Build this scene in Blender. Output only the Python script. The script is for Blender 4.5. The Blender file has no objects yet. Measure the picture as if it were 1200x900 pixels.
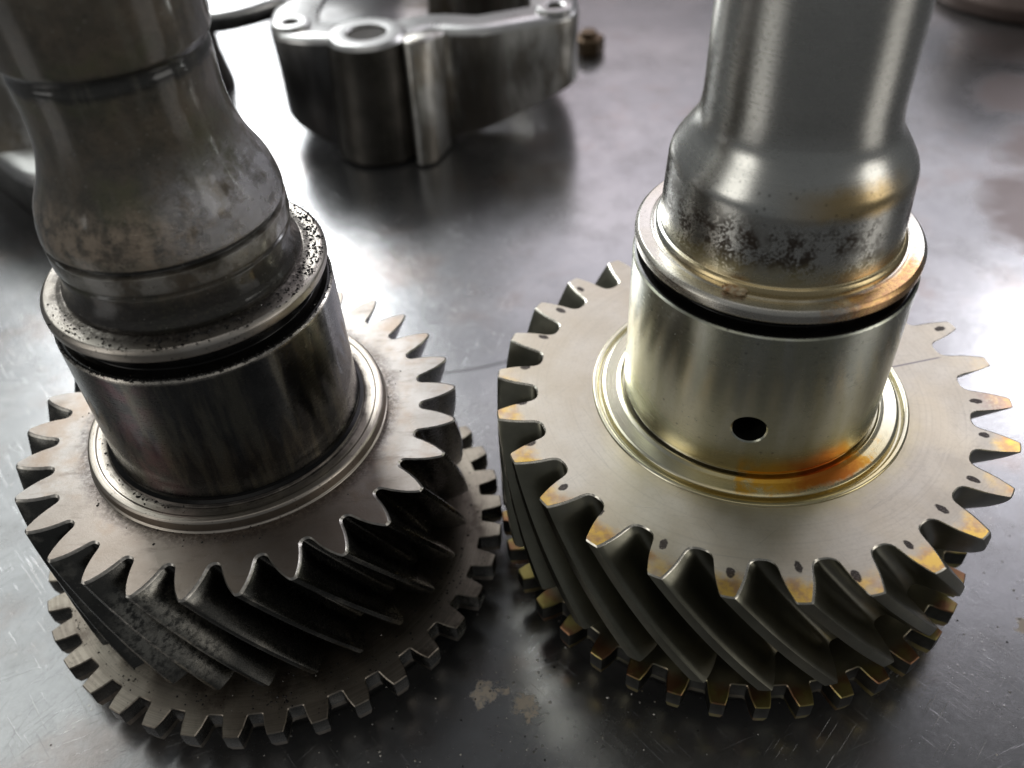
import bpy, bmesh, math, random
from mathutils import Vector, Matrix, noise
random.seed(7)
sc = bpy.context.scene
C = sc.collection
MM = 0.001
R_ = math.radians
TZ = 41.0            # height (mm) of the gears' top faces above the bench

# ------------------------------------------------------------------ camera
cd = bpy.data.cameras.new('camera')
cam = bpy.data.objects.new('camera', cd)
C.objects.link(cam)
cd.sensor_width = 36.0
cd.lens = 1048.15 / 1200 * 36.0
cd.clip_start = 0.005
cd.clip_end = 50
Hc = (111.589 + TZ) * MM
pit, rol = R_(42.91), R_(-3.555)
Fw = Vector((0, math.cos(pit), -math.sin(pit)))
Up = Vector((0, math.sin(pit), math.cos(pit)))
base = Matrix(((1, Up.x, -Fw.x), (0, Up.y, -Fw.y), (0, Up.z, -Fw.z))).to_4x4()
cam.matrix_world = Matrix.Translation((0, 0, Hc)) @ base @ Matrix.Rotation(rol, 4, 'Z')
cd.dof.use_dof = True
cd.dof.focus_distance = 0.143
cd.dof.aperture_fstop = 16.5
sc.camera = cam

# ------------------------------------------------------------------ world and lamps (an indoor workshop: no sky, no sun)
w = bpy.data.worlds.new('World')
sc.world = w
w.use_nodes = True
w.node_tree.nodes['Background'].inputs['Color'].default_value = (0.92, 0.96, 1.0, 1)
w.node_tree.nodes['Background'].inputs['Strength'].default_value = 0.10


def area(name, az, el, dist, sx, sy, power, color, aim=(-0.02, 0.20, 0.0), spread=180):
    l = bpy.data.lights.new(name, 'AREA')
    l.shape = 'RECTANGLE'
    l.size, l.size_y = sx, sy
    l.energy = power
    l.color = color
    l.spread = R_(spread)
    o = bpy.data.objects.new(name, l)
    C.objects.link(o)
    a, e = R_(az), R_(el)
    d = Vector((math.sin(a) * math.cos(e), math.cos(a) * math.cos(e), math.sin(e)))
    o.location = Vector(aim) + d * dist
    o.rotation_euler = d.to_track_quat('Z', 'Y').to_euler()
    return o


area('workshop_window_lamp', -22.5, 31, 2.2, 0.64, 1.05, 27.0, (0.95, 0.98, 1.0))
area('workshop_side_lamp', 40, 36, 0.9, 0.12, 0.12, 0.42, (0.94, 0.95, 1.0), (0.127, 0.165, 0))
area('workshop_ceiling_lamp', 27, 38, 2.6, 2.0, 1.3, 10.8, (0.94, 0.91, 1.0))
area('workshop_left_lamp', -50, 45, 2.4, 1.2, 1.0, 5.5, (0.95, 1.0, 0.98))
area('added_mauve_light', 8, 25, 2.4, 0.6, 0.6, 0.45, (1.0, 0.76, 0.80))  # added light, stands in for the reflection of something reddish out of view
area('workshop_overhead_lamp', 190, 74, 2.2, 2.0, 1.0, 2.0, (1.0, 0.98, 0.94))
area('workshop_fill_lamp_right', 110, 26, 2.2, 0.8, 1.0, 4.2, (1.0, 0.97, 0.92))
area('workshop_fill_lamp_left', -115, 28, 2.2, 0.8, 1.0, 4.0, (1.0, 0.98, 0.94))

sc.view_settings.view_transform = 'Standard'
sc.view_settings.look = 'None'
sc.view_settings.exposure = 0.12
sc.view_settings.gamma = 1.0
sc.render.engine = 'CYCLES'
sc.cycles.max_bounces = 8
sc.cycles.sample_clamp_indirect = 6.0


# ------------------------------------------------------------------ small node language
class N:
    def __init__(s, name):
        s.m = bpy.data.materials.new(name)
        s.m.use_nodes = True
        s.nt = s.m.node_tree
        s.b = s.nt.nodes['Principled BSDF']

    def link(s, v, sock):
        if isinstance(v, bpy.types.NodeSocket):
            s.nt.links.new(v, sock)
        elif isinstance(v, (tuple, list)) and len(v) == 3 and sock.type == 'RGBA':
            sock.default_value = (*v, 1)
        else:
            sock.default_value = v

    def new(s, t):
        return s.nt.nodes.new(t)

    def math(s, op, a, b=0.0, c=None, clamp=False):
        n = s.new('ShaderNodeMath')
        n.operation = op
        n.use_clamp = clamp
        s.link(a, n.inputs[0])
        s.link(b, n.inputs[1])
        if c is not None:
            s.link(c, n.inputs[2])
        return n.outputs[0]

    def mul(s, a, b): return s.math('MULTIPLY', a, b)
    def add(s, a, b): return s.math('ADD', a, b)
    def sub(s, a, b): return s.math('SUBTRACT', a, b)
    def mx(s, a, b): return s.math('MAXIMUM', a, b)

    def step(s, v, lo, hi, a=0.0, b=1.0):
        n = s.new('ShaderNodeMapRange')
        n.interpolation_type = 'SMOOTHSTEP'
        s.link(v, n.inputs['Value'])
        for i, k in zip(('From Min', 'From Max', 'To Min', 'To Max'), (lo, hi, a, b)):
            s.link(k, n.inputs[i])
        return n.outputs[0]

    def vec(s, op, a, b=None):
        n = s.new('ShaderNodeVectorMath')
        n.operation = op
        s.link(a, n.inputs[0])
        if b is not None:
            s.link(b, n.inputs[3] if op == 'SCALE' else n.inputs[1])
        return n.outputs['Value'] if op in ('LENGTH', 'DISTANCE', 'DOT_PRODUCT') else n.outputs[0]

    def coords(s, obj=None):
        """object-space position in millimetres"""
        n = s.new('ShaderNodeTexCoord')
        if obj is not None:
            n.object = obj
        return s.vec('SCALE', n.outputs['Object'], 1000.0)

    def sep(s, v):
        n = s.new('ShaderNodeSeparateXYZ')
        s.link(v, n.inputs[0])
        return n.outputs

    def com(s, x, y, z):
        n = s.new('ShaderNodeCombineXYZ')
        for i, k in enumerate((x, y, z)):
            s.link(k, n.inputs[i])
        return n.outputs[0]

    def noise(s, v, scale, detail=4, rough=0.55, dist=0.0):
        n = s.new('ShaderNodeTexNoise')
        s.link(v, n.inputs['Vector'])
        n.inputs['Scale'].default_value = scale
        n.inputs['Detail'].default_value = detail
        n.inputs['Roughness'].default_value = rough
        n.inputs['Distortion'].default_value = dist
        return n.outputs[0]

    def voro(s, v, scale, feature='F1'):
        n = s.new('ShaderNodeTexVoronoi')
        n.feature = feature
        s.link(v, n.inputs['Vector'])
        n.inputs['Scale'].default_value = scale
        return n.outputs['Distance']

    def mix(s, f, a, b):
        n = s.new('ShaderNodeMix')
        n.data_type = 'RGBA'
        s.link(f, n.inputs[0])
        s.link(a, n.inputs[6])
        s.link(b, n.inputs[7])
        return n.outputs[2]

    def mixf(s, f, a, b):
        n = s.new('ShaderNodeMix')
        s.link(f, n.inputs[0])
        s.link(a, n.inputs[2])
        s.link(b, n.inputs[3])
        return n.outputs[0]

    def bump(s, h, dist, strength=1.0, prev=None):
        n = s.new('ShaderNodeBump')
        s.link(h, n.inputs['Height'])
        n.inputs['Distance'].default_value = dist * MM
        n.inputs['Strength'].default_value = strength
        if prev is not None:
            s.link(prev, n.inputs['Normal'])
        return n.outputs[0]

    def out(s, color, rough, metal=1.0, normal=None, coat=None, spec=None):
        s.link(color, s.b.inputs['Base Color'])
        s.link(rough, s.b.inputs['Roughness'])
        s.link(metal, s.b.inputs['Metallic'])
        if normal is not None:
            s.link(normal, s.b.inputs['Normal'])
        if coat is not None:
            s.link(coat, s.b.inputs['Coat Weight'])
            s.b.inputs['Coat Roughness'].default_value = 0.10
        return s.m


# ------------------------------------------------------------------ mesh helpers (input in millimetres)
def link(name, me, mats, parent=None):
    o = bpy.data.objects.new(name, me)
    C.objects.link(o)
    for m in mats:
        me.materials.append(m)
    if parent is not None:
        o.parent = parent
    return o


def mesh(name, V, F, mi=None, smooth=40):
    me = bpy.data.meshes.new(name)
    me.from_pydata([(x * MM, y * MM, z * MM) for x, y, z in V], [], F)
    if mi:
        me.polygons.foreach_set('material_index', mi)
    me.update()
    if smooth:
        me.polygons.foreach_set('use_smooth', [True] * len(me.polygons))
        me.set_sharp_from_angle(angle=R_(smooth))
    return me


def rounded(prof, rad=0.35, n=3):
    """round the corners of an open (r,z) profile"""
    out = [prof[0]]
    for a, b, c in zip(prof, prof[1:], prof[2:]):
        A, B, D = Vector(a[:2]), Vector(b[:2]), Vector(c[:2])
        u, v = (A - B), (D - B)
        r = b[2] if len(b) > 2 else rad
        k = min(r, u.length * 0.45, v.length * 0.45)
        if k < 0.02 or u.length < 1e-6 or v.length < 1e-6:
            out.append((B.x, B.y))
            continue
        p, q = B + u.normalized() * k, B + v.normalized() * k
        for i in range(n + 1):
            t = i / n
            m = p * (1 - t) ** 2 + B * 2 * t * (1 - t) + q * t ** 2
            out.append((m.x, m.y))
    out.append(prof[-1])
    return [(p[0], p[1]) for p in out]


def lathe(name, prof, mats, parent, seg=128, smooth=35, cap=False):
    V, F = [], []
    n = len(prof)
    for r, z in prof:
        for i in range(seg):
            a = 2 * math.pi * i / seg
            V.append((r * math.cos(a), r * math.sin(a), z))
    for k in range(n - 1):
        for i in range(seg):
            j = (i + 1) % seg
            F.append((k * seg + i, k * seg + j, (k + 1) * seg + j, (k + 1) * seg + i))
    if cap:
        F.append(tuple(range((n - 1) * seg, n * seg)))
    return link(name, mesh(name, V, F, smooth=smooth), mats, parent)


def pol(r, a):
    return (r * math.cos(a), r * math.sin(a))


def offset_loop(P, d):
    """inset a closed counter-clockwise 2-D loop by d"""
    out = []
    n = len(P)
    for i in range(n):
        a, b, c = Vector(P[i - 1]), Vector(P[i]), Vector(P[(i + 1) % n])
        n1 = Vector((-(b - a).y, (b - a).x)).normalized()
        n2 = Vector((-(c - b).y, (c - b).x)).normalized()
        m = (n1 + n2)
        m = m / max(m.length_squared / 2, 0.5)
        out.append(tuple(b + m * d))
    return out


def toothed(name, tooth_name, parent, count, phase, half, split, levels, r_in, mats, bottom_in):
    """A toothed wheel: body plus one object per tooth (shared mesh).
    half: list of (r, angle offset in degrees) from the middle of a gap to the middle of a tooth crest;
    split: index in half where the tooth begins; levels: list of (z, inset, twist in degrees).
    material slots: 0 face, 1 flank, 2 worn edge"""
    pitch = 360.0 / count
    seq = [(r, a - pitch / 2) for r, a in half]
    full = seq + [(r, -a) for r, a in reversed(seq[:-1])]
    full = full[:-1]                       # the last one is the next tooth's first
    m = len(full)
    s0, s1 = split, len(seq) + (len(seq) - 2 - split)   # tooth spans s0..s1
    L = []
    for k in range(count):
        for r, a in full:
            L.append(pol(r, R_(phase + k * pitch + a)))
    n = len(L)
    ins = {}
    V = []
    for z, d, tw in levels:
        if d not in ins:
            ins[d] = offset_loop(L, d) if d else L
        ct, st = math.cos(R_(tw)), math.sin(R_(tw))
        V += [(x * ct - y * st, x * st + y * ct, z) for x, y in ins[d]]
    nl = len(levels)
    F, mi, own = [], [], []
    for l in range(nl - 1):
        edge = 2 if (levels[l][1] > 0 or levels[l + 1][1] > 0) else 1
        for i in range(n):
            j = (i + 1) % n
            F.append((l * n + i, (l + 1) * n + i, (l + 1) * n + j, l * n + j))
            mi.append(edge)
            q = i % m
            own.append(i // m if s0 <= q < s1 else -1)
    # caps
    for l, rin, flip in ((0, r_in, False), (nl - 1, bottom_in, True)):
        z = levels[l][0]
        b = len(V)
        ring = []
        for k in range(count):
            for q in list(range(0, s0 + 1)) + list(range(s1, m)):
                ring.append(l * n + k * m + q)
        nr = len(ring)
        for vi in ring:
            x, y, _ = V[vi]
            h = math.hypot(x, y)
            V.append((x / h * rin, y / h * rin, z))
        for i in range(nr):
            j = (i + 1) % nr
            f = (ring[i], ring[j], b + j, b + i)
            F.append(f[::-1] if flip else f)
            mi.append(0)
            own.append(-1)
        for k in range(count):
            f = tuple(l * n + k * m + q for q in range(s0, s1 + 1))
            F.append(f[::-1] if flip else f)
            mi.append(0)
            own.append(k)
    me = mesh(name + '_whole', V, F, mi, smooth=32)
    cn = [tuple(c.vector) for c in me.corner_normals]
    pl = [(p.loop_start, p.loop_total) for p in me.polygons]
    for p in me.polygons:                  # the turned end faces stay dead flat
        if mi[p.index] == 0:
            for c in range(p.loop_start, p.loop_start + p.loop_total):
                cn[c] = (0, 0, 1.0 if p.normal.z > 0 else -1.0)

    def piece(nm, sel):
        idx, VV, FF, MI, NN = {}, [], [], [], []
        for fi in sel:
            f = []
            for v in F[fi]:
                if v not in idx:
                    idx[v] = len(VV)
                    VV.append(V[v])
                f.append(idx[v])
            FF.append(f)
            MI.append(mi[fi])
            a, t = pl[fi]
            NN += cn[a:a + t]
        pm = bpy.data.meshes.new(nm)
        pm.from_pydata([(x * MM, y * MM, z * MM) for x, y, z in VV], [], FF)
        pm.polygons.foreach_set('material_index', MI)
        pm.polygons.foreach_set('use_smooth', [True] * len(FF))
        pm.update()
        pm.normals_split_custom_set(NN)
        for mt in mats:
            pm.materials.append(mt)
        return pm
    body = bpy.data.objects.new(name, piece(name, [i for i, o in enumerate(own) if o < 0]))
    C.objects.link(body)
    body.parent = parent
    tm = piece(tooth_name, [i for i, o in enumerate(own) if o == 0])
    for k in range(count):
        t = bpy.data.objects.new(tooth_name, tm)
        t.rotation_euler.z = R_(k * pitch)
        C.objects.link(t)
        t.parent = body
    bpy.data.meshes.remove(me)
    return body


def journal_mesh(r, z0, z1, hole=None, hole_r=1.5, seg=144, rows=30):
    """cylinder wall, optionally with a drilled and countersunk oil hole at (angle, z)"""
    V, F, mi = [], [], []
    prof = [(r - 0.3, z0 - 0.25), (r, z0)] + [(r, z0 + (z1 - z0) * i / rows) for i in range(1, rows)] + [(r, z1 - 0.25), (r - 0.3, z1)]
    n = len(prof)
    rot = hole[0] if hole else 0
    da = 2 * math.pi / seg
    for rr, z in prof:
        for i in range(seg):
            V.append((*pol(rr, rot + i * da), z))
    iw = 5
    rows_in = []
    if hole:
        rc = min(range(n), key=lambda k: abs(prof[k][1] - hole[1]))
        rows_in = range(rc - 4, rc + 4)
    cells = set()
    for k in range(n - 1):
        for i in range(seg):
            j = (i + 1) % seg
            ii = i if i < seg // 2 else i - seg
            if hole and k in rows_in and -iw <= ii < iw:
                continue
            F.append((k * seg + i, k * seg + j, (k + 1) * seg + j, (k + 1) * seg + i))
            mi.append(0)
    if hole:
        lo, hi = rc - 4, rc + 4
        zc = (prof[lo][1] + prof[hi][1]) / 2
        loop = [(i, lo) for i in range(-iw, iw)] + [(iw, k) for k in range(lo, hi)] + \
               [(i, hi) for i in range(iw, -iw, -1)] + [(-iw, k) for k in range(hi, lo, -1)]
        outer = [k * seg + (i % seg) for i, k in loop]
        prev = outer
        nl = len(loop)
        angs = []
        for i, k in loop:
            angs.append(math.atan2(prof[k][1] - zc, i * da * r))
        for rad, depth, mt in ((hole_r + 0.22, 0, 0), (hole_r, 0.22, 0), (hole_r, 1.2, 1), (hole_r, 7, 1)):
            b = len(V)
            for a in angs:
                V.append((*pol(r - depth, rot + rad * math.cos(a) / r), zc + rad * math.sin(a)))
            cur = list(range(b, b + nl))
            for q in range(nl):
                p = (q + 1) % nl
                F.append((prev[q], prev[p], cur[p], cur[q]))
                mi.append(mt)
            prev = cur
        F.append(tuple(prev))
        mi.append(1)
    return mesh('journal', V, F, mi, smooth=30)


def grit(name, spots, mat, parent, smin, smax, flat=0.6):
    """many tiny grains in one mesh"""
    V, F = [], []
    for (x, y, z) in spots:
        s = smin + (smax - smin) * random.random() ** 2.5
        b = len(V)
        a0 = random.random() * 6
        for i in range(5):
            a = a0 + i * 2 * math.pi / 5
            k = s * random.uniform(.6, 1.1)
            V.append((x + k * math.cos(a), y + k * math.sin(a), z - 0.02 + s * flat * random.uniform(0, .5)))
        V.append((x, y, z + s * flat * random.uniform(.7, 1.2)))
        for i in range(5):
            F.append((b + i, b + (i + 1) % 5, b + 5))
    me = mesh(name, V, F, smooth=0)
    o = link(name, me, [mat], parent)
    o['kind'] = 'stuff'
    return o


def thing(name, label, cat, loc, M=None, group=None):
    o = bpy.data.objects.new(name, None)
    o.empty_display_size = 0.02
    C.objects.link(o)
    mt = Matrix.Translation(Vector(loc) * MM)
    if M is not None:
        mt = mt @ M.to_4x4()
    o.matrix_world = mt
    o['label'] = label
    o['category'] = cat
    if group:
        o['group'] = group
    return o


def tilt(ax, ay):
    a = Vector((ax, ay, math.sqrt(1 - ax * ax - ay * ay)))
    ex = Vector((0, 1, 0)).cross(a).normalized()
    ey = a.cross(ex)
    return Matrix((ex, ey, a)).transposed()


# ------------------------------------------------------------------ materials
def ring_grain(n, v, k=6.0):
    """fine concentric turning marks in the gear's own frame"""
    x, y, z = n.sep(v)[:3]
    r = n.math('SQRT', n.add(n.mul(x, x), n.mul(y, y)))
    a = n.math('ARCTAN2', y, x)
    return r, a, z, n.noise(n.com(n.mul(r, k), n.mul(z, k), n.mul(a, 1.2)), 1.0, 3, 0.6)


DOTS = [(-26.7, 31.7), (-31.3, 25.1), (-35.3, 17.2), (-39.3, 8.8), (-40.5, -0.6), (-39.5, -10.6), (-34.7, -20.8),
        (-29.5, -26.3), (-20.5, -33.2), (-11.5, -39.0), (-1.4, -38.7), (6.5, -40.8), (16.0, -35.9), (23.5, -29.6),
        (30.7, -24.1), (36.5, -14.7), (38.5, -6.7), (39.9, 13.0)]


def mat_clean(name, root, base, base2, rough, kind):
    """the clean gear's bare steel with amber oil"""
    n = N(name)
    v = n.coords(root)
    r, a, z, g = ring_grain(n, v)
    big = n.noise(v, 0.09, 4, 0.6)
    fine = n.noise(v, 1.6, 5, 0.65)
    col = n.mix(n.step(big, .35, .68), base, base2)
    col = n.mix(n.mul(n.step(fine, .45, .75), .25), col, tuple(c * .62 for c in base))
    rg = n.add(n.add(rough, n.mul(n.sub(g, .5), .10)), n.mul(n.sub(fine, .5), .10))
    wob = n.mul(n.sub(n.noise(v, .35, 5, .7), .5), 1.0)
    nrm = None
    if kind == 'face':
        tr = n.noise(n.com(n.mul(r, 1.9), 0, n.mul(a, .7)), 1.0, 4, .65)
        col = n.mix(n.mul(n.step(tr, .48, .66), .22), col, (.40, .365, .31))
        sk = None
        for dx, dy in ((.8, .6), (-.35, .93), (.97, -.2)):
            q = n.step(n.noise(n.com(n.mul(n.vec('DOT_PRODUCT', v, (dx, dy, 0)), .10), n.mul(n.vec('DOT_PRODUCT', v, (-dy, dx, 0)), 4.5), dx * 9), 1.0, 2, .5), .69, .73)
            sk = q if sk is None else n.mx(sk, q)
        col = n.mix(n.mul(sk, .35), col, (.36, .33, .29))
        film = n.step(n.noise(n.vec('ADD', v, (12, 40, 0)), .055, 5, .6), .44, .62)
        col = n.mix(n.mul(film, .35), col, (.50, .43, .30))
        rg = n.add(rg, n.mul(film, -.07))
        stp = n.step(n.noise(n.vec('ADD', v, (5, 5, 0)), .11, 3, .6), .36, .56, .25, 1.0)
        tip = n.step(n.add(r, n.mul(wob, 4.5)), 40.0, 42.6)
        front = n.step(n.add(n.math('SINE', n.add(a, .12)), n.mul(wob, .6)), .30, -.25)
        st = n.mul(n.mul(tip, front), stp)
        tone = n.mix(n.step(n.noise(v, .5, 4), .4, .62), (0.86, 0.56, 0.12), (0.58, 0.34, 0.15))
        col = n.mix(n.mul(st, .92), col, tone)
        # pinkish film on the outermost teeth at the right
        pk = n.mul(n.step(n.vec('DISTANCE', v, (44.0, -6.5, 0)), 7.0, 3.0), n.step(fine, .35, .55))
        col = n.mix(n.mul(pk, .5), col, (.48, .30, .27))
        # amber haze near the shoulder
        hz = n.mul(n.step(n.add(r, n.mul(wob, 5)), 31.0, 27.0), n.step(n.math('SINE', a), .1, -.7))
        col = n.mix(n.mul(hz, .35), col, (.62, .52, .26))
        # a dozen and a half ink dots, one beside each tooth
        vd = n.vec('ADD', v, n.vec('SCALE', n.com(n.sub(n.noise(v, 1.3, 2), .5), n.sub(n.noise(n.vec('ADD', v, (9, 3, 0)), 1.3, 2), .5), 0), .6))
        d = None
        for i, (x, y) in enumerate(DOTS):
            rr = math.hypot(x, y)
            ux, uy = x / rr, y / rr
            k = n.vec('SUBTRACT', vd, (x, y, 0))
            e = n.vec('LENGTH', n.com(n.mul(n.vec('DOT_PRODUCT', k, (ux, uy, 0)), .62 if i % 3 else .75),
                                      n.mul(n.vec('DOT_PRODUCT', k, (-uy, ux, 0)), 1.05 if i % 2 else 1.2), 0))
            d = e if d is None else n.math('MINIMUM', d, e)
        ink = n.mul(n.step(d, .80, .56), n.step(n.noise(v, 4, 3), .25, .5, .65, 1))
        col = n.mix(n.mul(ink, .93), col, (.035, .028, .03))
        rg = n.mixf(ink, rg, .5)
        # a scribed line across the rim
        sx, sy = n.sep(v)[0], n.sep(v)[1]
        ln = n.mul(n.step(n.math('ABSOLUTE', n.sub(sy, n.add(n.mul(sx, .195), -2.2))), .28, .10), n.mul(n.step(sx, 26, 28), n.step(sx, 37.5, 36)))
        col = n.mix(n.mul(ln, .8), col, (.22, .20, .22))
        nrm = n.bump(n.noise(v, 3.5, 4, .7), .05, .25)
        nrm = n.bump(g, .03, .12, nrm)
        rg = n.mixf(st, rg, .30)
    elif kind == 'shoulder':
        # amber oil pooled in front of the journal
        am = n.step(n.math('ABSOLUTE', n.add(a, 1.42)), 1.0, .50)
        oil = n.mul(n.step(n.add(r, n.mul(wob, 3.2)), 25.6, 24.4), n.step(n.add(n.math('ABSOLUTE', n.add(a, 1.36)), n.mul(wob, 1.3)), .58, .30))
        col = n.mix(n.mul(am, .55), col, (.70, .55, .22))
        tone = n.mix(n.step(n.add(n.math('ABSOLUTE', n.add(a, 1.25)), n.mul(wob, .6)), .38, .08), (.84, .47, .07), (.62, .20, .035))
        col = n.mix(oil, col, tone)
        rg = n.mixf(oil, rg, n.add(.22, n.mul(fine, .3)))
        nrm = n.bump(g, .05, .25)
    elif kind == 'turned':
        # bluish-green film, soot specks and scuffs
        streak = n.noise(n.com(n.mul(a, 3.2), 0.3, n.mul(z, .02)), 1.6, 3, .6)
        col = n.mix(n.mul(n.step(streak, .42, .62), .6), col, (.50, .50, .36))
        low = n.mul(n.step(n.add(z, n.mul(wob, 3)), 6.5, 2.5), n.step(n.math('SINE', a), -.2, -.8))
        col = n.mix(n.mul(low, .55), col, (.66, .52, .20))
        sc_ = n.mul(n.step(n.noise(n.com(n.mul(a, 14), 0, n.mul(z, .9)), 1.0, 4, .7), .60, .68), n.step(z, 20, 24))
        spk = n.mul(n.step(n.voro(v, .55), .16, .07), n.step(n.noise(v, .2, 2), .45, .6))
        col = n.mix(n.mul(n.mx(sc_, spk), .65), col, (.10, .09, .08))
        nrm = n.bump(n.noise(n.com(n.mul(r, 4), n.mul(z, 11), n.mul(a, 2)), 1, 3, .6), .03, .30)
    elif kind == 'neck':
        # dark burnt patches just above the collar
        band = n.mul(n.step(n.add(z, n.mul(wob, 3)), 35.8, 37.2), n.step(n.add(z, n.mul(wob, 3)), 46.4, 43.0))
        blot = n.mul(n.step(n.add(n.noise(v, .30, 6, .72), n.mul(n.sub(n.noise(v, 2.4, 3), .5), .35)), .44, .56), n.step(n.noise(n.vec('ADD', v, (3, 1, 17)), .13, 3, .5), .34, .50))
        side = n.step(n.math('COSINE', n.add(a, 1.75)), -.05, .5)
        bb = n.mul(n.mul(band, blot), side)
        col = n.mix(n.mul(bb, .92), col, (.065, .043, .028))
        rg = n.mixf(bb, rg, .45)
        am = n.mul(n.mul(n.step(n.add(z, n.mul(wob, 2)), 44.8, 46.6), n.step(n.add(z, n.mul(wob, 2.5)), 50.6, 48.2)),
                   n.step(n.math('ABSOLUTE', n.add(a, 1.30)), .75, .15))
        col = n.mix(n.mul(am, .75), col, (.55, .36, .10))
        pool = n.mul(n.step(n.add(z, n.mul(wob, 1.5)), 36.9, 35.0), n.step(n.math('COSINE', n.add(a, 1.25)), -.1, .5))
        col = n.mix(n.mul(pool, .8), col, (.55, .30, .08))
        low = n.mul(n.step(n.add(z, n.mul(wob, 4)), 40.5, 36.5), n.step(n.math('COSINE', n.add(a, 1.5)), 0, .6))
        col = n.mix(n.mul(low, .55), col, (.78, .68, .38))
        spk = n.mul(n.step(n.voro(v, .9), .22, .08), n.mul(n.mul(n.step(z, 40, 44), n.step(z, 51, 48)), n.step(n.math('COSINE', n.add(a, 2.0)), .4, .8)))
        col = n.mix(n.mul(spk, .75), col, (.06, .05, .04))
        nrm = n.bump(n.noise(n.com(n.mul(r, 4), n.mul(z, 9), n.mul(a, 2)), 1, 3, .6), .03, .35)
    elif kind == 'collar':
        am = n.mul(n.step(n.math('ABSOLUTE', n.add(n.add(a, .95), n.mul(wob, .8))), .62, .28), n.step(n.add(r, n.mul(wob, 2)), 18.6, 19.6))
        col = n.mix(n.mul(am, .85), col, n.mix(n.step(fine, .4, .6), (.66, .38, .11), (.50, .24, .08)))
        spk = n.mul(n.step(n.voro(v, .7), .14, .06), n.step(n.noise(v, .3, 2), .5, .6))
        col = n.mix(n.mul(spk, .7), col, (.20, .11, .05))
        nrm = n.bump(g, .03, .3)
    elif kind == 'ring':
        am = n.step(n.add(r, n.mul(wob, 3)), 40.5, 43.5)
        tone = n.mix(n.step(n.noise(v, .16, 3), .42, .58), (.40, .33, .10), (.30, .13, .06))
        col = n.mix(n.mul(am, .8), col, tone)
        nrm = n.bump(g, .03, .2)
    else:
        film = n.step(n.noise(v, .14, 4, .6), .35, .7)
        col = n.mix(n.mul(film, .5), col, (.22, .215, .175))
        nrm = n.bump(n.noise(v, 2.2, 4, .65), .04, .2)
    return n.out(col, rg, 1.0, nrm)


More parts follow.
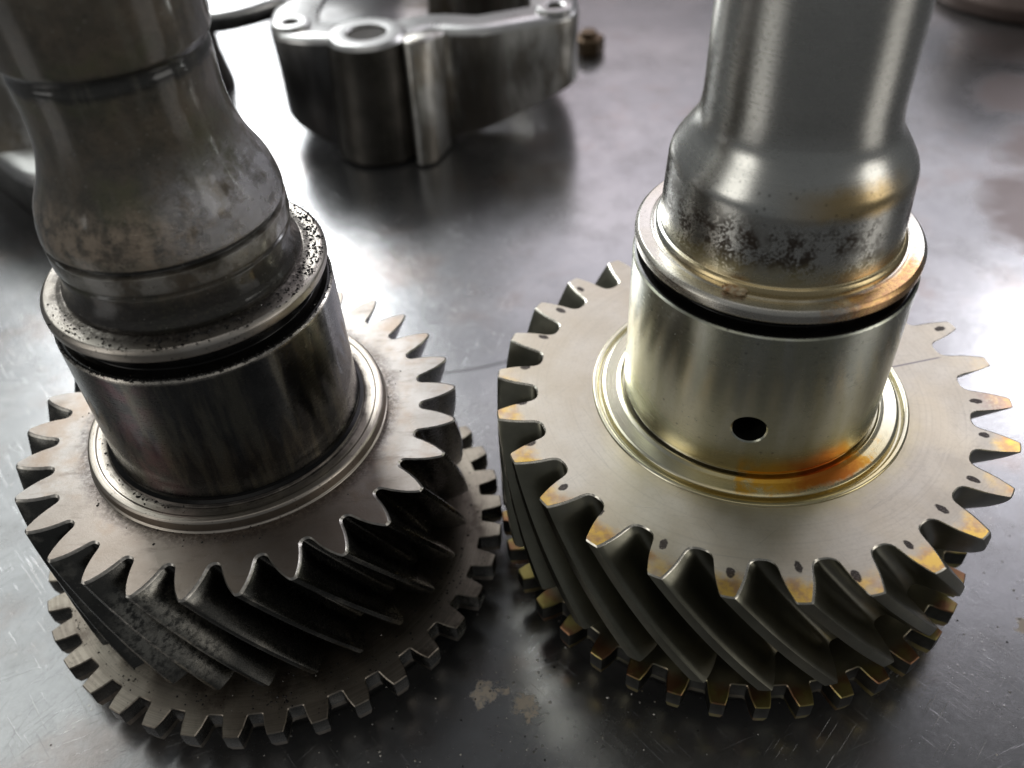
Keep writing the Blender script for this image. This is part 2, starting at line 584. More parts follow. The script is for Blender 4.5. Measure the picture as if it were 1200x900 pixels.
def mat_worn(name, root, base, base2, rough, kind):
    """the used gear's oily, dirty steel"""
    n = N(name)
    v = n.coords(root)
    r, a, z, g = ring_grain(n, v, 7.0)
    big = n.noise(v, .10, 5, .62)
    fine = n.noise(v, 1.5, 6, .7)
    col = n.mix(n.step(big, .36, .66), base, base2)
    rg = n.add(n.add(rough, n.mul(n.sub(g, .5), .14)), n.mul(n.sub(fine, .5), .16))
    wob = n.sub(n.noise(v, .35, 5, .7), .5)
    spk = n.mul(n.step(n.voro(v, 1.3), .26, .10), n.step(n.noise(v, .35, 3), .46, .60))
    metal = 1.0
    nrm = None
    if kind == 'face':
        # brown varnish, shaft's shadow painted brown in front, dark smears, fine scratches
        var = n.step(n.add(n.noise(v, .07, 5, .62), n.mul(wob, .3)), .42, .66)
        col = n.mix(n.mul(n.mx(var, n.mul(n.step(n.math('SINE', a), -.2, -.9), .7)), .7), col, (.27, .20, .145))
        sm = n.step(n.noise(n.com(n.mul(n.sep(v)[0], .12), n.mul(n.sep(v)[1], .5), 0), 1.0, 5, .7), .52, .72)
        col = n.mix(n.mul(sm, .45), col, (.16, .125, .10))
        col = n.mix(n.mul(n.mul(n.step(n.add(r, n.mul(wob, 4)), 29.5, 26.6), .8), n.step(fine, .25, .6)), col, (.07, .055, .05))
        sk = n.step(n.noise(n.com(n.mul(n.add(n.sep(v)[0], n.sep(v)[1]), .35), n.mul(n.sub(n.sep(v)[0], n.sep(v)[1]), 5), 0), 1, 3, .5), .66, .72)
        col = n.mix(n.mul(sk, .35), col, (.55, .50, .45))
        rg = n.add(rg, n.mul(sm, .08))
        nrm = n.bump(n.noise(v, 2.8, 5, .7), .06, .35)
        nrm = n.bump(sk, .02, -.3, nrm)
    elif kind == 'shoulder':
        edge = n.step(n.add(r, n.mul(wob, 3.0)), 23.9, 22.3)
        col = n.mix(n.mul(edge, .9), col, (.035, .03, .028))
        col = n.mix(n.mul(spk, .7), col, (.05, .04, .035))
        gg = n.noise(n.com(n.mul(r, 2.4), 0, n.mul(a, .4)), 1.0, 3, .7)
        col = n.mix(n.mul(n.step(gg, .5, .7), .45), col, (.62, .55, .46))
        nrm = n.bump(n.add(g, gg), .06, .4)
    elif kind == 'journal':
        st = n.noise(n.com(n.mul(a, 5.0), .2, n.mul(z, .03)), 1.3, 4, .65)
        col = n.mix(n.mul(n.step(st, .46, .64), .7), col, (.22, .205, .16))
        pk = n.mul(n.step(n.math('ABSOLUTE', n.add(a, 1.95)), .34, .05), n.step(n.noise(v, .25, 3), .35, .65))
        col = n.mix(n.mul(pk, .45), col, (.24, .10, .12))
        edge = n.mul(n.step(n.add(z, n.mul(wob, .9)), 27.3, 27.8), n.step(fine, .3, .55))
        col = n.mix(n.mul(edge, .9), col, (.52, .48, .42))
        dust = n.mul(n.step(n.add(z, n.mul(wob, 6)), 10, 4), n.step(n.noise(v, .5, 5, .75), .45, .75))
        col = n.mix(n.mul(dust, .5), col, (.20, .185, .17))
        rg = n.mixf(dust, rg, .5)
        nrm = n.bump(n.noise(n.com(n.mul(r, 4), n.mul(z, 12), n.mul(a, 2)), 1, 3, .6), .025, .25)
    elif kind == 'shaft':
        mot = n.noise(v, .16, 6, .68)
        col = n.mix(n.mul(n.step(mot, .40, .66), .6), col, (.21, .165, .115))
        grn = n.step(n.noise(n.vec('ADD', v, (31, 7, 2)), .10, 4, .6), .5, .68)
        col = n.mix(n.mul(grn, .5), col, (.12, .13, .06))
        tan = n.mul(n.mul(n.step(n.add(z, n.mul(wob, 7)), 53, 48.5), n.step(z, 43.4, 44.4)), n.step(n.math('COSINE', n.add(a, 2.0)), -.15, .5))
        blt = n.step(n.noise(v, .45, 5, .7), .36, .62)
        col = n.mix(n.mul(n.mul(tan, blt), .85), col, (.46, .365, .27))
        rim = n.mul(n.step(n.math('ABSOLUTE', n.sub(z, 44.8)), 1.1, .3), n.step(fine, .35, .6))
        col = n.mix(n.mul(rim, .55), col, (.42, .38, .30))
        dk = n.mul(n.step(n.math('ABSOLUTE', n.sub(n.add(z, n.mul(wob, 2)), 66.9)), 1.9, .9), .9)
        col = n.mix(dk, col, (.02, .02, .018))
        lowg = n.mul(n.step(n.add(z, n.mul(wob, 4.5)), 40.4, 37.2), n.step(fine, .2, .5))
        col = n.mix(n.mul(lowg, .9), col, (.028, .025, .022))
        grv = n.step(n.math('ABSOLUTE', n.sub(z, 43.4)), .65, .35)
        col = n.mix(n.mul(grv, .85), col, (.02, .02, .02))
        band = n.mul(n.mul(n.step(z, 39.5, 40.6), n.step(z, 43.3, 42.6)), n.step(n.noise(v, .22, 4, .6), .62, .42))
        col = n.mix(n.mul(band, .75), col, (.46, .44, .40))
        bright = n.mul(n.step(n.voro(v, 1.1), .12, .05), n.step(n.noise(v, .2, 2), .44, .56))
        col = n.mix(n.mul(bright, .8), col, (.55, .53, .48))  # pale specks painted in as glints
        col = n.mix(n.mul(spk, .6), col, (.02, .018, .016))
        rg = n.add(rg, n.mul(n.sub(mot, .5), .25))
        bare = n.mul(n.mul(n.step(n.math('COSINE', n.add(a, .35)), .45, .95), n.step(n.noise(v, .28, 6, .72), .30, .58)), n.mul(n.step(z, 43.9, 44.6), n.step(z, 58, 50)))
        col = n.mix(n.mul(bare, .85), col, (.60, .59, .61))  # silvery highlight on the neck's flare, painted in as pale metal
        vst = n.mul(n.step(n.noise(n.com(n.mul(a, 3.5), 0, n.mul(z, .05)), 1.2, 4, .7), .50, .66), n.step(z, 47, 52))
        col = n.mix(n.mul(vst, .4), col, (.20, .185, .15))
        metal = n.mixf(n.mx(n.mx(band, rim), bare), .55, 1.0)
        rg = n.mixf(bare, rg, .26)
        nrm = n.bump(n.noise(v, .7, 7, .75), .55, .75)
    elif kind == 'collar':
        drt = n.mul(n.step(n.add(r, n.mul(wob, 2.6)), 20.6, 18.6), n.step(fine, .2, .55))
        col = n.mix(n.mul(drt, .85), col, (.045, .038, .033))
        col = n.mix(n.mul(spk, .8), col, (.035, .03, .027))
        nrm = n.bump(n.noise(v, 2.5, 5, .7), .06, .4)
    elif kind == 'ring':
        ll = n.noise(n.com(n.mul(r, 5.0), 0, n.mul(a, .6)), 1, 2, .5)
        col = n.mix(n.mul(n.step(ll, .42, .62), .4), col, (.14, .115, .09))
        dk = n.step(n.add(n.noise(v, .18, 6, .68), n.mul(wob, .3)), .48, .68)
        col = n.mix(n.mul(dk, .65), col, (.09, .07, .055))
        col = n.mix(n.mul(spk, .7), col, (.03, .025, .02))
        nrm = n.bump(n.add(n.mul(ll, .6), fine), .07, .45)
    else:                                   # tooth flanks
        wp = n.mul(n.step(n.vec('DISTANCE', n.vec('MULTIPLY', v, (1, 1, .75)), (-9.0, -36.5, -9.5)), 11.5, 6.0), n.step(n.noise(n.vec('MULTIPLY', v, (.55, .55, .8)), 1.2, 7, .78), .40, .56))
        col = n.mix(n.mul(wp, .75), col, (.55, .52, .45))
        sh = n.mul(n.step(n.noise(v, .22, 5, .68), .52, .68), n.step(n.add(r, n.mul(wob, 3)), 35.0, 37.4))
        col = n.mix(n.mul(sh, .6), col, (.30, .28, .24))
        col = n.mix(n.mul(spk, .5), col, (.25, .23, .2))
        nrm = n.bump(n.noise(v, 1.8, 5, .7), .06, .35)
    return n.out(col, rg, metal, nrm, {'shaft': .9, 'journal': .5, 'flank': .35, 'ring': .15}.get(kind))


def mat_plain(name, base, rough, metal=1.0, var=.4, scale=400, bump=.05):
    n = N(name)
    v = n.coords()
    k = n.noise(v, scale * MM, 5, .65)
    col = n.mix(n.step(k, .35, .68), base, tuple(c * (1 - var) for c in base))
    nrm = n.bump(n.noise(v, 1.2, 5, .7), bump, .4)
    return n.out(col, n.add(rough, n.mul(n.sub(k, .5), .2)), metal, nrm)


BROWN_REFLECTION = ((206, 345, 24), (190, 302, 23), (183, 262, 23), (164, 233, 22), (160, 214, 21), (190, 230, 30))


# bench top: dark, scratched, slightly oily steel sheet
def mat_bench():
    n = N('bench_steel')
    v = n.coords()
    x, y, z = n.sep(v)[:3]
    b1 = n.noise(v, .012, 6, .62)
    b2 = n.noise(n.vec('ADD', v, (50, 20, 0)), .05, 6, .68)
    fine = n.noise(v, .9, 5, .7)
    col = n.mix(n.step(b1, .38, .64), (.33, .33, .335), (.43, .425, .425))
    col = n.mix(n.mul(n.step(b2, .46, .68), .5), col, (.24, .235, .23))
    col = n.mix(n.mul(n.step(n.noise(n.vec('ADD', v, (7, 90, 0)), .022, 5, .65), .52, .70), .45), col, (.32, .245, .21))
    rg = n.add(n.add(.245, n.mul(n.sub(b2, .5), .15)), n.mul(n.sub(fine, .5), .14))
    scr = None
    for ang, sx, th in ((.35, 3.2, .655), (-.9, 2.6, .665), (1.25, 3.6, .67), (2.3, 2.9, .67), (.8, 4.4, .66)):
        c, s = math.cos(ang), math.sin(ang)
        u = n.add(n.mul(x, c), n.mul(y, s))
        t = n.sub(n.mul(y, c), n.mul(x, s))
        q = n.step(n.noise(n.com(n.mul(u, .055), n.mul(t, sx), 0), 1.0, 2, .5), th, th + .04)
        q = n.mul(q, n.step(n.noise(n.com(n.mul(u, .03), n.mul(t, .03), ang), 1.0, 3, .6), .46, .62))
        scr = q if scr is None else n.mx(scr, q)
    col = n.mix(n.mul(scr, .55), col, (.52, .51, .49))
    # pale specks and crumbs
    spk = n.mul(n.step(n.voro(v, .5), .17, .07), n.step(n.noise(v, .035, 3, .6), .42, .60))
    col = n.mix(n.mul(spk, .7), col, (.50, .48, .44))
    # two patches of bare, flaked primer between the gears
    vv = n.vec('ADD', v, n.vec('SCALE', n.com(n.sub(n.noise(v, .35, 5, .7), .5), n.sub(n.noise(n.vec('ADD', v, (3, 8, 0)), .35, 5, .7), .5), 0), 7.0))
    pm = None
    for px, py, rr in ((-8.5, 82.0, 2.6), (-1.2, 79.2, 2.3), (-4.8, 82.4, 1.0), (-0.6, 76.8, 1.0), (-70, 62, 3), (94, 88, 2.0)):
        q = n.step(n.vec('DISTANCE', vv, (px, py, 0)), rr, rr * .75)
        pm = q if pm is None else n.mx(pm, q)
    pm = n.mul(pm, n.step(n.noise(v, .8, 4, .7), .32, .52))
    col = n.mix(n.mul(pm, .9), col, (.66, .57, .45))
    rg = n.mixf(pm, rg, .65)
    met = n.mixf(pm, .92, .1)
    # brown reflection painted into the sheet towards the upper right
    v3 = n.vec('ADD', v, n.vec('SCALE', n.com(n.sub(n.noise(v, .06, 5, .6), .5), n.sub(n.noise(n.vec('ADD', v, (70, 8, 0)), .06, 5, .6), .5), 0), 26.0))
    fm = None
    for px, py, rr in BROWN_REFLECTION:
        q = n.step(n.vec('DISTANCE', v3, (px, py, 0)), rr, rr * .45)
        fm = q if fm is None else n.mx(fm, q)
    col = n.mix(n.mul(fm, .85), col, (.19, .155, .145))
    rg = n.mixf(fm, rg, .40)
    # dark scribed arc
    ar = n.step(n.math('ABSOLUTE', n.sub(n.vec('DISTANCE', v, (-18, 222, 0)), 52.0)), .75, .25)
    ar = n.mul(ar, n.mul(n.step(y, 190, 178), n.step(x, -40, -30)))
    col = n.mix(n.mul(ar, .6), col, (.07, .07, .07))
    nrm = n.bump(n.noise(v, .03, 4, .5), .6, .25)
    nrm = n.bump(n.noise(v, 1.4, 5, .7), .05, .25, nrm)
    nrm = n.bump(n.mx(scr, spk), .03, .5, nrm)
    return n.out(col, rg, met, nrm)


# ------------------------------------------------------------------ the bench
S = 1400
me = bpy.data.meshes.new('workbench_top')
bm = bmesh.new()
bmesh.ops.create_cube(bm, size=1)
for vtx in bm.verts:
    vtx.co = Vector((vtx.co.x * S * MM, (vtx.co.y * S + 450) * MM, (vtx.co.z - .5) * 6 * MM))
bm.to_mesh(me)
bm.free()
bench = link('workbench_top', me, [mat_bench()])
bench['kind'] = 'structure'

# ------------------------------------------------------------------ the used gear shaft, left
gearL = thing('gear_shaft', 'dirty used gear shaft with blackened journal and narrow pointed teeth, black grit on its collar', 'gear shaft',
              (-48.805, 115.667, TZ + .276), tilt(-0.0066, 0.00195), 'gear shafts standing on the bench')
gearR = thing('gear_shaft', 'clean bright gear shaft with amber oil stains, oil hole and ink dots', 'gear shaft',
              (41.949, 115.334, TZ), tilt(0.0066, -0.00195), 'gear shafts standing on the bench')

wf = mat_worn('worn_face', gearL, (.38, .355, .33), (.29, .265, .24), .40, 'face')
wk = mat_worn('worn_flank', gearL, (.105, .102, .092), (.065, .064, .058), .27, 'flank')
we = mat_plain('worn_edge', (.58, .55, .50), .34, 1, .5, 700)
ws = mat_worn('worn_shoulder', gearL, (.48, .43, .37), (.38, .34, .29), .33, 'shoulder')
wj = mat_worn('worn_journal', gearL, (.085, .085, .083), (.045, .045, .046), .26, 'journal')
wc = mat_worn('worn_collar', gearL, (.50, .46, .41), (.38, .34, .29), .34, 'collar')
wh = mat_worn('worn_shaft', gearL, (.075, .068, .052), (.115, .098, .074), .32, 'shaft')
wr = mat_worn('worn_ring', gearL, (.34, .30, .245), (.26, .225, .185), .40, 'ring')
oil = mat_plain('oil_groove_black', (.018, .017, .016), .16, .6, .4, 300)
dark = mat_plain('bore_dark', (.03, .028, .024), .5, .8)
gritm = mat_plain('grit_black', (.03, .028, .026), .38, .7, .5, 900)

# lower hub the shaft stands on
lathe('hub', rounded([(30, -36), (39.9, -35.5), (39.9, -37.2), (39.0, -39), (38.2, -TZ - .2), (20, -TZ - .2)], .3), [dark], gearL)
# helical gear, 29 pointed teeth
halfL = [(32.22, 0), (32.26, .55), (32.42, 1.05), (32.75, 1.45), (33.3, 1.75), (34.4, 2.28), (35.6, 2.98), (36.8, 3.80), (37.9, 4.75), (38.35, 5.20), (38.6, 5.55), (38.65, 6.207)]
lvL = [(0, .32, 0.27), (-.3, 0, .52)] + [(-.3 - 26.0 * i / 10, 0, .52 + 21.8 * i / 10) for i in range(1, 11)] + [(-26.8, .5, 22.7)]
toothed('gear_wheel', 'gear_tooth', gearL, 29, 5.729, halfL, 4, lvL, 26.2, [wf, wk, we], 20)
# shoulder, journal, groove, collar
lathe('shoulder', rounded([(26.35, -.4), (26.3, .05), (25.95, .25), (25.9, 1.85), (25.55, 2.2), (24.5, 2.25), (24.3, 2.0), (22.6, 2.05), (22.3, 2.4), (20.5, 2.4)], .12), [ws], gearL)
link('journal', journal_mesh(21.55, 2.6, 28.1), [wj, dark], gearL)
lathe('seal_groove', rounded([(21.3, 28.05), (20.9, 28.3), (20.0, 28.3), (19.2, 28.6), (19.2, 31.4), (19.8, 31.6)], .2), [oil], gearL)
lathe('oil_film', [(21.30, 2.45), (22.25, 2.46), (22.35, 2.56), (21.75, 2.80), (21.58, 3.3)], [oil], gearL)
lathe('collar', rounded([(19.4, 31.45), (21.0, 31.5), (21.5, 31.85), (21.5, 33.1), (20.9, 33.7), (19.0, 33.75), (18.2, 33.9), (17.2, 33.9)], .18), [wc], gearL)
lathe('shaft', rounded([(17.9, 33.8), (18.0, 34.6, .4), (17.5, 35.6, .6), (17.2, 37.2, .6), (17.15, 39.0), (16.75, 39.3, .1), (16.75, 39.9, .1), (17.4, 40.1, .1), (17.4, 42.75, .1), (16.4, 42.95, .1), (16.4, 43.75, .1), (17.4, 44.1, .15),
                        (17.25, 45.6, 1.5), (16.5, 48.6, 1.8), (14.4, 52.4, 2), (13.15, 56.5, 2.5), (12.75, 61, 3), (12.95, 66.3, .6), (12.6, 66.9, .3), (12.6, 67.7, .3), (13.6, 68.4, .4),
                        (13.75, 80, 1), (13.75, 104), (12.4, 105.5), (12.4, 128), (11.4, 129)], .15), [wh], gearL, cap=True)
# clutch ring, 38 dogs
halfD = [(41.0, 0), (41.0, 1.35), (41.12, 1.72), (41.4, 1.88), (43.2, 2.32), (44.7, 2.92), (44.92, 3.08), (44.94, 4.737)]
lvD = [(-30.465, .18, 0), (-30.63, 0, 0), (-33.8, 0, 0), (-35.65, .45, 0)]
toothed('clutch_ring', 'clutch_tooth', gearL, 38, 2.581, halfD, 3, lvD, 24, [wr, wk, wr], 24)
# loose black grit
sp = []
for _ in range(8200):
    a = random.uniform(0, 6.283)
    k = noise.noise((math.cos(a) * 2.2, math.sin(a) * 2.2, 3)) + .45 * math.cos(a - .25)
    if k < random.uniform(-.55, .75):
        continue
    sp.append((*pol(17.5 + 3.9 * random.random() ** 2.2, a), 33.78))
for _ in range(2200):
    a = random.uniform(0, 6.283)
    if math.sin(a + .35) > random.uniform(-.6, .9):
        continue
    sp.append((*pol(random.uniform(20.0, 21.45), a), 28.18))
for _ in range(420):
    a = random.uniform(0, 6.283)
    if noise.noise((math.cos(a) * 2.5, math.sin(a) * 2.5, 7)) < random.uniform(-.3, .5):
        continue
    sp.append((*pol(26.1 + 3.6 * random.random() ** 4, a), 0.0))
for _ in range(400):
    sp.append((*pol(21.7 + 2.2 * random.random() ** 2, random.uniform(2.2, 4.6)), 2.1))
for _ in range(2000):
    a = random.uniform(0, 6.283)
    if noise.noise((math.cos(a) * 3, math.sin(a) * 3, 1)) < random.uniform(-.3, .4):
        continue
    sp.append((*pol(random.uniform(33.5, 40.8), a), -30.46))
grit('grime_grit', sp, gritm, gearL, .05, .30)
gl = mat_plain('grit_pale', (.55, .52, .47), .3, .9, .5, 900)
sp = []
for _ in range(260):
    a = random.uniform(0, 6.283)
    q = random.random()
    if q < .5:
        sp.append((*pol(random.uniform(34, 40.6), a), -30.44))
    elif q < .75:
        sp.append((*pol(random.uniform(20.3, 21.4), a), 28.28))
    else:
        sp.append((*pol(random.triangular(17.7, 20.5, 17.9), a), 33.85))
grit('metal_swarf', sp, gl, gearL, .05, .16)

# ------------------------------------------------------------------ the clean gear shaft, right
cf = mat_clean('clean_face', gearR, (.64, .59, .505), (.58, .52, .425), .45, 'face')
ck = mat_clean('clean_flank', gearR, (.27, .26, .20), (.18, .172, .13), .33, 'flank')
ce = mat_plain('clean_edge', (.80, .76, .66), .28, 1, .25, 500)
cs = mat_clean('clean_shoulder', gearR, (.70, .67, .53), (.66, .62, .46), .24, 'shoulder')
ct = mat_clean('clean_journal', gearR, (.60, .61, .53), (.68, .68, .58), .25, 'turned')
cc = mat_clean('clean_collar', gearR, (.70, .67, .61), (.66, .62, .53), .27, 'collar')
cn_ = mat_clean('clean_shaft', gearR, (.66, .655, .61), (.72, .71, .66), .26, 'neck')
cd_ = mat_plain('dog_flank', (.085, .082, .068), .36)
cr = mat_clean('clean_ring', gearR, (.28, .27, .20), (.22, .20, .15), .38, 'ring')

lathe('hub', rounded([(30, -36), (40.2, -35.2), (40.2, -37.2), (39.2, -39), (38.4, -TZ - .2), (20, -TZ - .2)], .3), [dark], gearR)
halfR = [(37.6, 0), (37.63, .9), (37.8, 1.75), (38.15, 2.45), (38.7, 2.92), (39.5, 3.22), (40.6, 3.52), (41.8, 3.92), (43.0, 4.42), (44.0, 4.90), (44.65, 5.20), (45.0, 5.55), (45.05, 6.923)]
lvR = [(0, .22, 0), (-.22, 0, .25)] + [(-.22 - 24.8 * i / 14, 0, .25 + 25.2 * i / 14) for i in range(1, 15)] + [(-25.6, .6, 25.9)]
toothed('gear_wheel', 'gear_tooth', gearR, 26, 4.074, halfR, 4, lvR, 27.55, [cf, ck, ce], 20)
lathe('shoulder', rounded([(27.56, -.3), (27.55, .05), (27.3, .3), (26.75, .3), (26.5, .05), (26.4, -.7), (25.95, -.7), (25.75, .35), (25.3, .55), (23.2, .75), (22.5, 1.0), (22.2, .8), (21.3, .8), (21.2, 1.5)], .12), [cs], gearR)
link('journal', journal_mesh(21.836, 1.95, 29.59, (R_(-106.24), 11.15), 2.6), [ct, dark], gearR)
lathe('seal_groove', rounded([(21.6, 29.55), (21.2, 29.75), (20.2, 29.8), (19.5, 30.1), (19.5, 31.9), (20.2, 32.2)], .2), [oil], gearR)  # groove walls coloured near-black all round
lathe('collar', rounded([(19.5, 32.05), (21.4, 32.1, .1), (21.7, 32.35, .1), (21.7, 33.6, .08), (21.15, 34.15, .08), (19.4, 34.2), (18.9, 34.35), (17.3, 34.35)], .18), [cc], gearR)
lathe('shaft', rounded([(18.75, 34.3), (18.8, 34.9, .4), (18.35, 35.5, .4), (17.95, 35.6, .3), (17.9, 38, 1), (17.45, 46.3, .5), (17.1, 47.4, .9), (15.7, 49.6, 1.6), (13.85, 52.3, 1.8), (13.45, 55.5, 1.5),
                        (13.4, 70), (13.4, 104), (12.2, 105.5), (12.2, 128), (11.2, 129)], .15), [cn_], gearR, cap=True)
halfS = [(41.4, 0), (41.4, 1.5), (41.55, 1.85), (41.85, 2.0), (43.6, 2.4), (45.1, 2.95), (45.36, 3.12), (45.386, 4.615)]
lvS = [(-30.17, .18, 0), (-30.35, 0, 0), (-33.6, 0, 0), (-35.4, .45, 0)]
toothed('clutch_ring', 'clutch_tooth', gearR, 39, -2.3015, halfS, 3, lvS, 24, [cr, cd_, cr], 24)
# dried crumb of sealant stuck at the foot of the neck
bm = bmesh.new()
bmesh.ops.create_icosphere(bm, subdivisions=4, radius=1)
for vtx in bm.verts:
    k = 1 + .45 * noise.noise(vtx.co * 1.7) + .18 * noise.noise(vtx.co * 5)
    vtx.co = Vector((vtx.co.x * 1.75 * k, vtx.co.y * .75 * k, vtx.co.z * .55 * k))
ac = R_(-122)
bmesh.ops.transform(bm, verts=bm.verts, matrix=Matrix.Translation((*pol(19.2, ac), 34.75)) @ Matrix.Rotation(ac + math.pi / 2 + .1, 4, 'Z'))
bmesh.ops.scale(bm, vec=(MM, MM, MM), verts=bm.verts)
me = bpy.data.meshes.new('sealant_crumb')
bm.to_mesh(me)
bm.free()
me.polygons.foreach_set('use_smooth', [True] * len(me.polygons))
n = N('sealant')
v = n.coords()
k = n.noise(v, .8, 4, .6)
link('sealant_crumb', me, [n.out(n.mix(n.step(k, .42, .6), (.58, .47, .30), (.36, .17, .06)), .5, 0.0, n.bump(k, .3, .5))], gearR)

# ------------------------------------------------------------------ castings behind
n = N('cast_aluminium')
v = n.coords()
x, y, z = n.sep(v)[:3]
k = n.noise(n.com(n.mul(x, .11), n.mul(y, .11), n.mul(z, .03)), 1.0, 5, .65)
darkened = n.step(n.add(x, n.mul(n.sub(k, .5), 14)), -27, -34)  # darker towards the left end of the casting
col = n.mix(n.step(k, .40, .62), (.60, .585, .55), (.24, .22, .19))
col = n.mix(n.mul(n.step(n.noise(v, .06, 4), .5, .65), .4), col, (.30, .24, .16))
col = n.mix(n.mul(darkened, .9), col, (.045, .045, .047))
dark_zone = n.mul(n.step(n.math('ABSOLUTE', n.add(n.add(x, 5.0), n.mul(n.sub(k, .5), 18))), 11, 5), .8)  # darker upright zone on the front wall
col = n.mix(dark_zone, col, (.09, .08, .07))
alu = n.out(col, n.add(.32, n.mul(k, .15)), 1.0, n.bump(n.noise(v, .8, 5, .7), .12, .4))
alud = mat_plain('cast_aluminium_dirty', (.13, .12, .105), .40, 1, .55, 50, .2)
machined = mat_plain('machined_rim', (.68, .67, .65), .30, 1, .2, 80, .05)
warm_glint = mat_plain('warm_reflection', (.78, .52, .20), .4, .15, .35, 60)  # warm reflection on the rim's inner edge, painted in amber


def smooth_closed(P, it=2):
    for _ in range(it):
        Q = []
        for i in range(len(P)):
            a, b = Vector(P[i]), Vector(P[(i + 1) % len(P)])
            Q += [tuple(a * .75 + b * .25), tuple(a * .25 + b * .75)]
        P = Q
    return P


def housing(name, outer, z_top, bottom, wall, mats, parent, floor_z=None, draft=0.0):
    """open casting: outer wall, flat machined rim, inner wall; bottom(x,y) gives the lower edge. slots: 0 wall 1 rim 2 inside"""
    n = len(outer)
    inn = offset_loop(outer, wall)
    o1 = offset_loop(outer, 1.5)
    i1 = offset_loop(outer, wall * .4)
    low = offset_loop(outer, draft)
    lo_in = offset_loop(outer, wall + .5)
    V, F, mi = [], [], []
    rows = [[(x, y, bottom(x, y)) for x, y in low],
            [(x, y, bottom(x, y) + 1.0) for x, y in offset_loop(outer, draft - .6)],
            [(x, y, (bottom(x, y) + z_top) / 2) for x, y in offset_loop(outer, draft * .5)],
            [(x, y, z_top - 1.5) for x, y in outer], [(x, y, z_top) for x, y in o1],
            [(x, y, z_top) for x, y in i1], [(x, y, z_top - .9) for x, y in inn],
            [(x, y, z_top - 5) for x, y in inn],
            [(x, y, bottom(x, y) + 1.5) for x, y in lo_in], [(x, y, bottom(x, y)) for x, y in lo_in]]
    slot = [0, 0, 0, 1, 1, 1, 2, 0, 0, 0]
    for row in rows:
        V += row
    R = len(rows)
    for k in range(R):
        k2 = (k + 1) % R
        for i in range(n):
            j = (i + 1) % n
            F.append((k * n + i, k * n + j, k2 * n + j, k2 * n + i))
            mi.append(2 if slot[k] == 2 and -20 < outer[i][0] < 0 and outer[i][1] < 310 else min(slot[k], 1))
    return link(name, mesh(name, V, F, mi, smooth=50), mats, parent)


t = thing('metal_casting', 'cast aluminium housing with a drilled corner boss and curved wall, behind the two gears', 'casting', (0, 0, 0))
ZT = TZ - 1.0
out_ = [(-73, 297), (-62, 290.5), (-54, 289), (-47, 288), (-36, 287.5), (-30, 288.5), (-24, 289), (-20, 292.5), (-14, 290.5), (-4, 287.8), (7, 291), (18, 294), (26, 296.5),
        (30, 301), (30.5, 312), (31, 340), (26, 366), (-10, 374), (-50, 368), (-72, 350), (-76, 320)]
housing('housing_wall', smooth_closed(out_), ZT, lambda x, y: max(1.0, min(15.5, (x + 23) * .31)) if x > -30 else (1 if x > -52 else min(9.5, (-52 - x) * .5)), 16.0, [alu, machined, warm_glint], t, draft=.6)
# boss with a shallow bore; the hole's shade is painted on its floor
bo = lathe('boss', rounded([(7.0, 2), (15.0, 1.0), (15.6, 1.4), (13.2, ZT - .4), (11.8, ZT + 1.0), (6.9, ZT + 1.0), (6.5, ZT + .6), (6.45, ZT + .14), (0.05, ZT + .12)], .1), [alud], t, seg=72)
bo.location = (-40.0 * MM, 291.5 * MM, 0)
bo.data.materials.append(machined)
shade_floor = mat_plain('bore_shade', (.035, .026, .014), .75, 0)
bo.data.materials.append(shade_floor)
bo.data.polygons.foreach_set('material_index', [2 if math.hypot(p.center.x, p.center.y) < 6.6 * MM and p.center.z < (ZT + .5) * MM else 1 if abs(p.center.z - (ZT + 1) * MM) < .9 * MM and math.hypot(p.center.x, p.center.y) > 6.4 * MM else 0 for p in bo.data.polygons])
# rib beside the boss
V, F = [], []
top_ = smooth_closed([(-28.5, 281.0), (-21.5, 282.0), (-15.5, 287.5), (-13.5, 292), (-28.5, 293)], 2)
bot_ = smooth_closed([(-28.0, 274.5), (-22.0, 275.5), (-18.0, 283.0), (-15.0, 291), (-28.5, 292)], 2)
pts = top_
V += [(x, y, 1) for x, y in bot_] + [(x, y, ZT - .9) for x, y in top_] + [(x, y, ZT + .1) for x, y in offset_loop(top_, .9)]
m_ = len(pts)
for k in range(2):
    F += [(k * m_ + i, k * m_ + (i + 1) % m_, (k + 1) * m_ + (i + 1) % m_, (k + 1) * m_ + i) for i in range(m_)]
F.append(tuple(range(2 * m_, 3 * m_)))
link('rib', mesh('rib', V, F, smooth=50), [alu], t)
# bolt bosses at the ends of the rim, holes' shade painted on shallow floors
for bx, by in ((22, 303), (-66, 303)):
    q = lathe('bolt_boss', rounded([(6.2, ZT - 12), (6.2, ZT + 1.0), (5.6, ZT + 1.6), (3.4, ZT + 1.6), (2.75, ZT + 1.2), (2.7, ZT + .5), (.05, ZT + .5)], .15), [machined, shade_floor], t, seg=40)
    q.location = (bx * MM, by * MM, 0)
    q.data.polygons.foreach_set('material_index', [1 if math.hypot(p.center.x, p.center.y) < 2.8 * MM else 0 for p in q.data.polygons])
# web closing the left bay just below the rim
wb = smooth_closed([(-66, 297), (-24, 297), (-20, 306), (-22, 345), (-60, 352), (-67, 330)], 2)
m_ = len(wb)
V = [(x, y, z) for z, q in ((ZT - 9, wb), (ZT - 2.6, wb), (ZT - 1.8, offset_loop(wb, .8))) for x, y in q]
F = [(k * m_ + i, k * m_ + (i + 1) % m_, (k + 1) * m_ + (i + 1) % m_, (k + 1) * m_ + i) for k in range(2) for i in range(m_)]
F.append(tuple(range(2 * m_, 3 * m_)))
link('web', mesh('web', V, F, smooth=50), [alu], t)

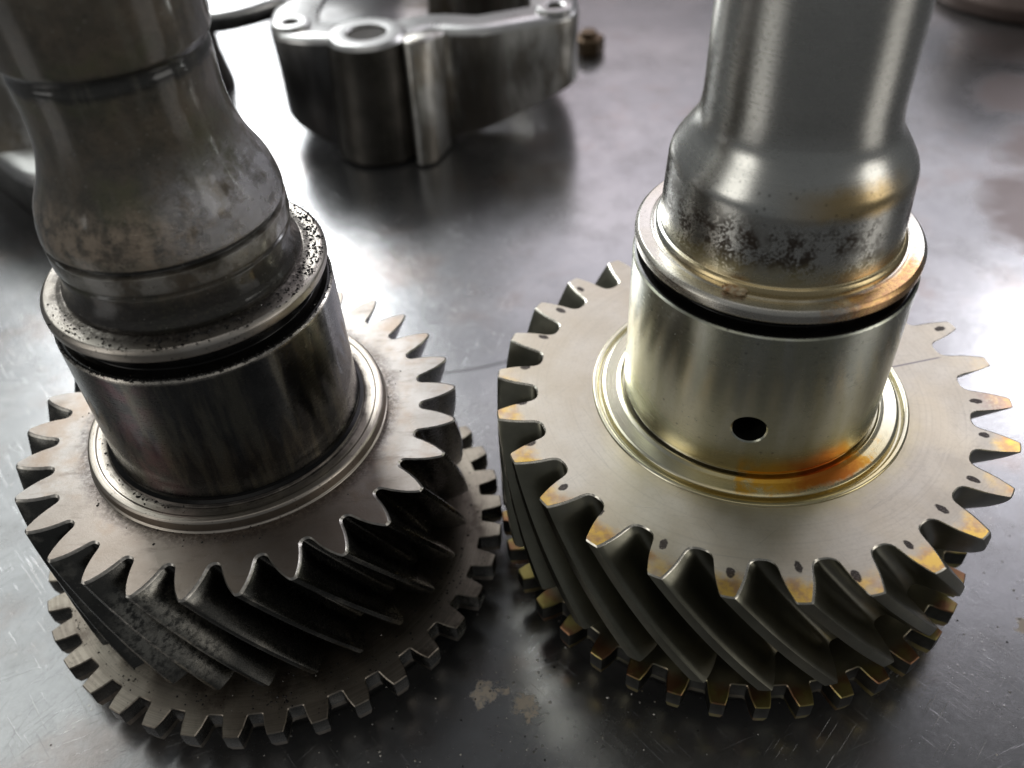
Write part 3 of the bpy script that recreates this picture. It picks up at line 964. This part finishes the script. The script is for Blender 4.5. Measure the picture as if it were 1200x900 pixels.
t = thing('metal_casting', 'pale flanged casting over a dark base, just behind the used shaft at the top edge', 'casting', (0, 0, 0))
out2 = smooth_closed([(-126, 330), (-112, 318), (-100, 312), (-90, 312), (-80, 318), (-70, 326), (-62, 350), (-90, 372), (-125, 362)])
housing('flange', out2, TZ + 1, lambda x, y: TZ - 5, 9.0, [alu, machined, alud], t)
lathe('foot', rounded([(13, .2), (14, .6), (11.5, 14), (11, TZ - 6)], .6), [alud], t, seg=48).location = (-118 * MM, 352 * MM, 0)

t = thing('metal_casting', 'grey domed casting with a bright flange, cut by the left edge beside the used shaft', 'casting', (-160, 285, 0))
fl = smooth_closed([(-44, 24), (0, -23), (20, -44), (42, -46), (44, 10), (10, 52), (-40, 48)], 2)


def slab(name, loop, zs, mat):
    V, F = [], []
    k_ = len(loop)
    for z, d in zs:
        V += [(x, y, z) for x, y in offset_loop(loop, d)]
    for r in range(len(zs) - 1):
        F.extend((r * k_ + i, r * k_ + (i + 1) % k_, (r + 1) * k_ + (i + 1) % k_, (r + 1) * k_ + i) for i in range(k_))
    F.append(tuple(range((len(zs) - 1) * k_, len(zs) * k_)))
    return link(name, mesh(name, V, F, smooth=50), [mat], t)


slab('base', fl, [(.3, 4), (1, 3), (17.5, 3), (18.4, 2)], alud)
slab('flange', fl, [(18.2, 1.2), (19.2, 0), (22.2, 0), (23.4, 1.2)], machined)
lathe('dome', rounded([(33, 23.2), (31.0, 26, 2), (27, 34, 4), (20, 50, 5), (13, 62, 4), (12, 74), (6, 75)], 1.0), [alu], t, seg=72, cap=True).location = (4 * MM, 6 * MM, 0)

# small brass fitting behind the housing
t = thing('brass_fitting', 'small brown brass fitting lying behind the right end of the housing', 'fitting', (40, 362, 0))
brass = mat_plain('dull_brass', (.20, .14, .09), .45, 1, .4, 60)
b_ = lathe('nut', rounded([(2, .2), (6.5, .3), (6.5, 6), (5.6, 6.8), (3.4, 6.8)], .3), [brass], t, seg=6, smooth=20)
lathe('stem', rounded([(3.4, 6.5), (3.4, 8.4), (2.9, 9), (.5, 9)], .3), [brass], t, seg=32)

# brown cast part at the upper right, only its foot in view
t = thing('bearing_housing', 'blurred brown part at the top right corner of the bench', 'machine part', (236, 398, 0))
brown = mat_plain('brown_castiron', (.16, .12, .105), .5, .6, .4, 40, .3)
lathe('base', rounded([(20, .2), (40, .4), (41, 6), (38, 9), (22, 12)], 1.0), [brown], t, seg=64)
lathe('column', rounded([(24, 9), (22, 34, 6), (27, 46, 4), (27, 62), (18, 66)], 1.2), [brown], t, seg=64, cap=True)

# crumbs and swarf scattered on the bench
sp = []
for _ in range(700):
    q = random.random()
    if q < .5:
        x, y = random.gauss(-8, 26), random.gauss(74, 12)
    elif q < .7:
        x, y = random.gauss(90, 20), random.gauss(95, 22)
    else:
        x, y = random.uniform(-130, 130), random.uniform(50, 240)
    sp.append((x, y, 0.0))
g1 = grit('bench_crumbs', sp[:550], gl, None, .07, .36)
g2 = grit('bench_grit', sp[550:], gritm, None, .06, .30)
g1['label'] = 'pale metal crumbs and swarf scattered over the dark bench'
g2['label'] = 'black grit grains scattered over the dark bench'
g1['category'] = 'metal crumbs'
g2['category'] = 'grit'
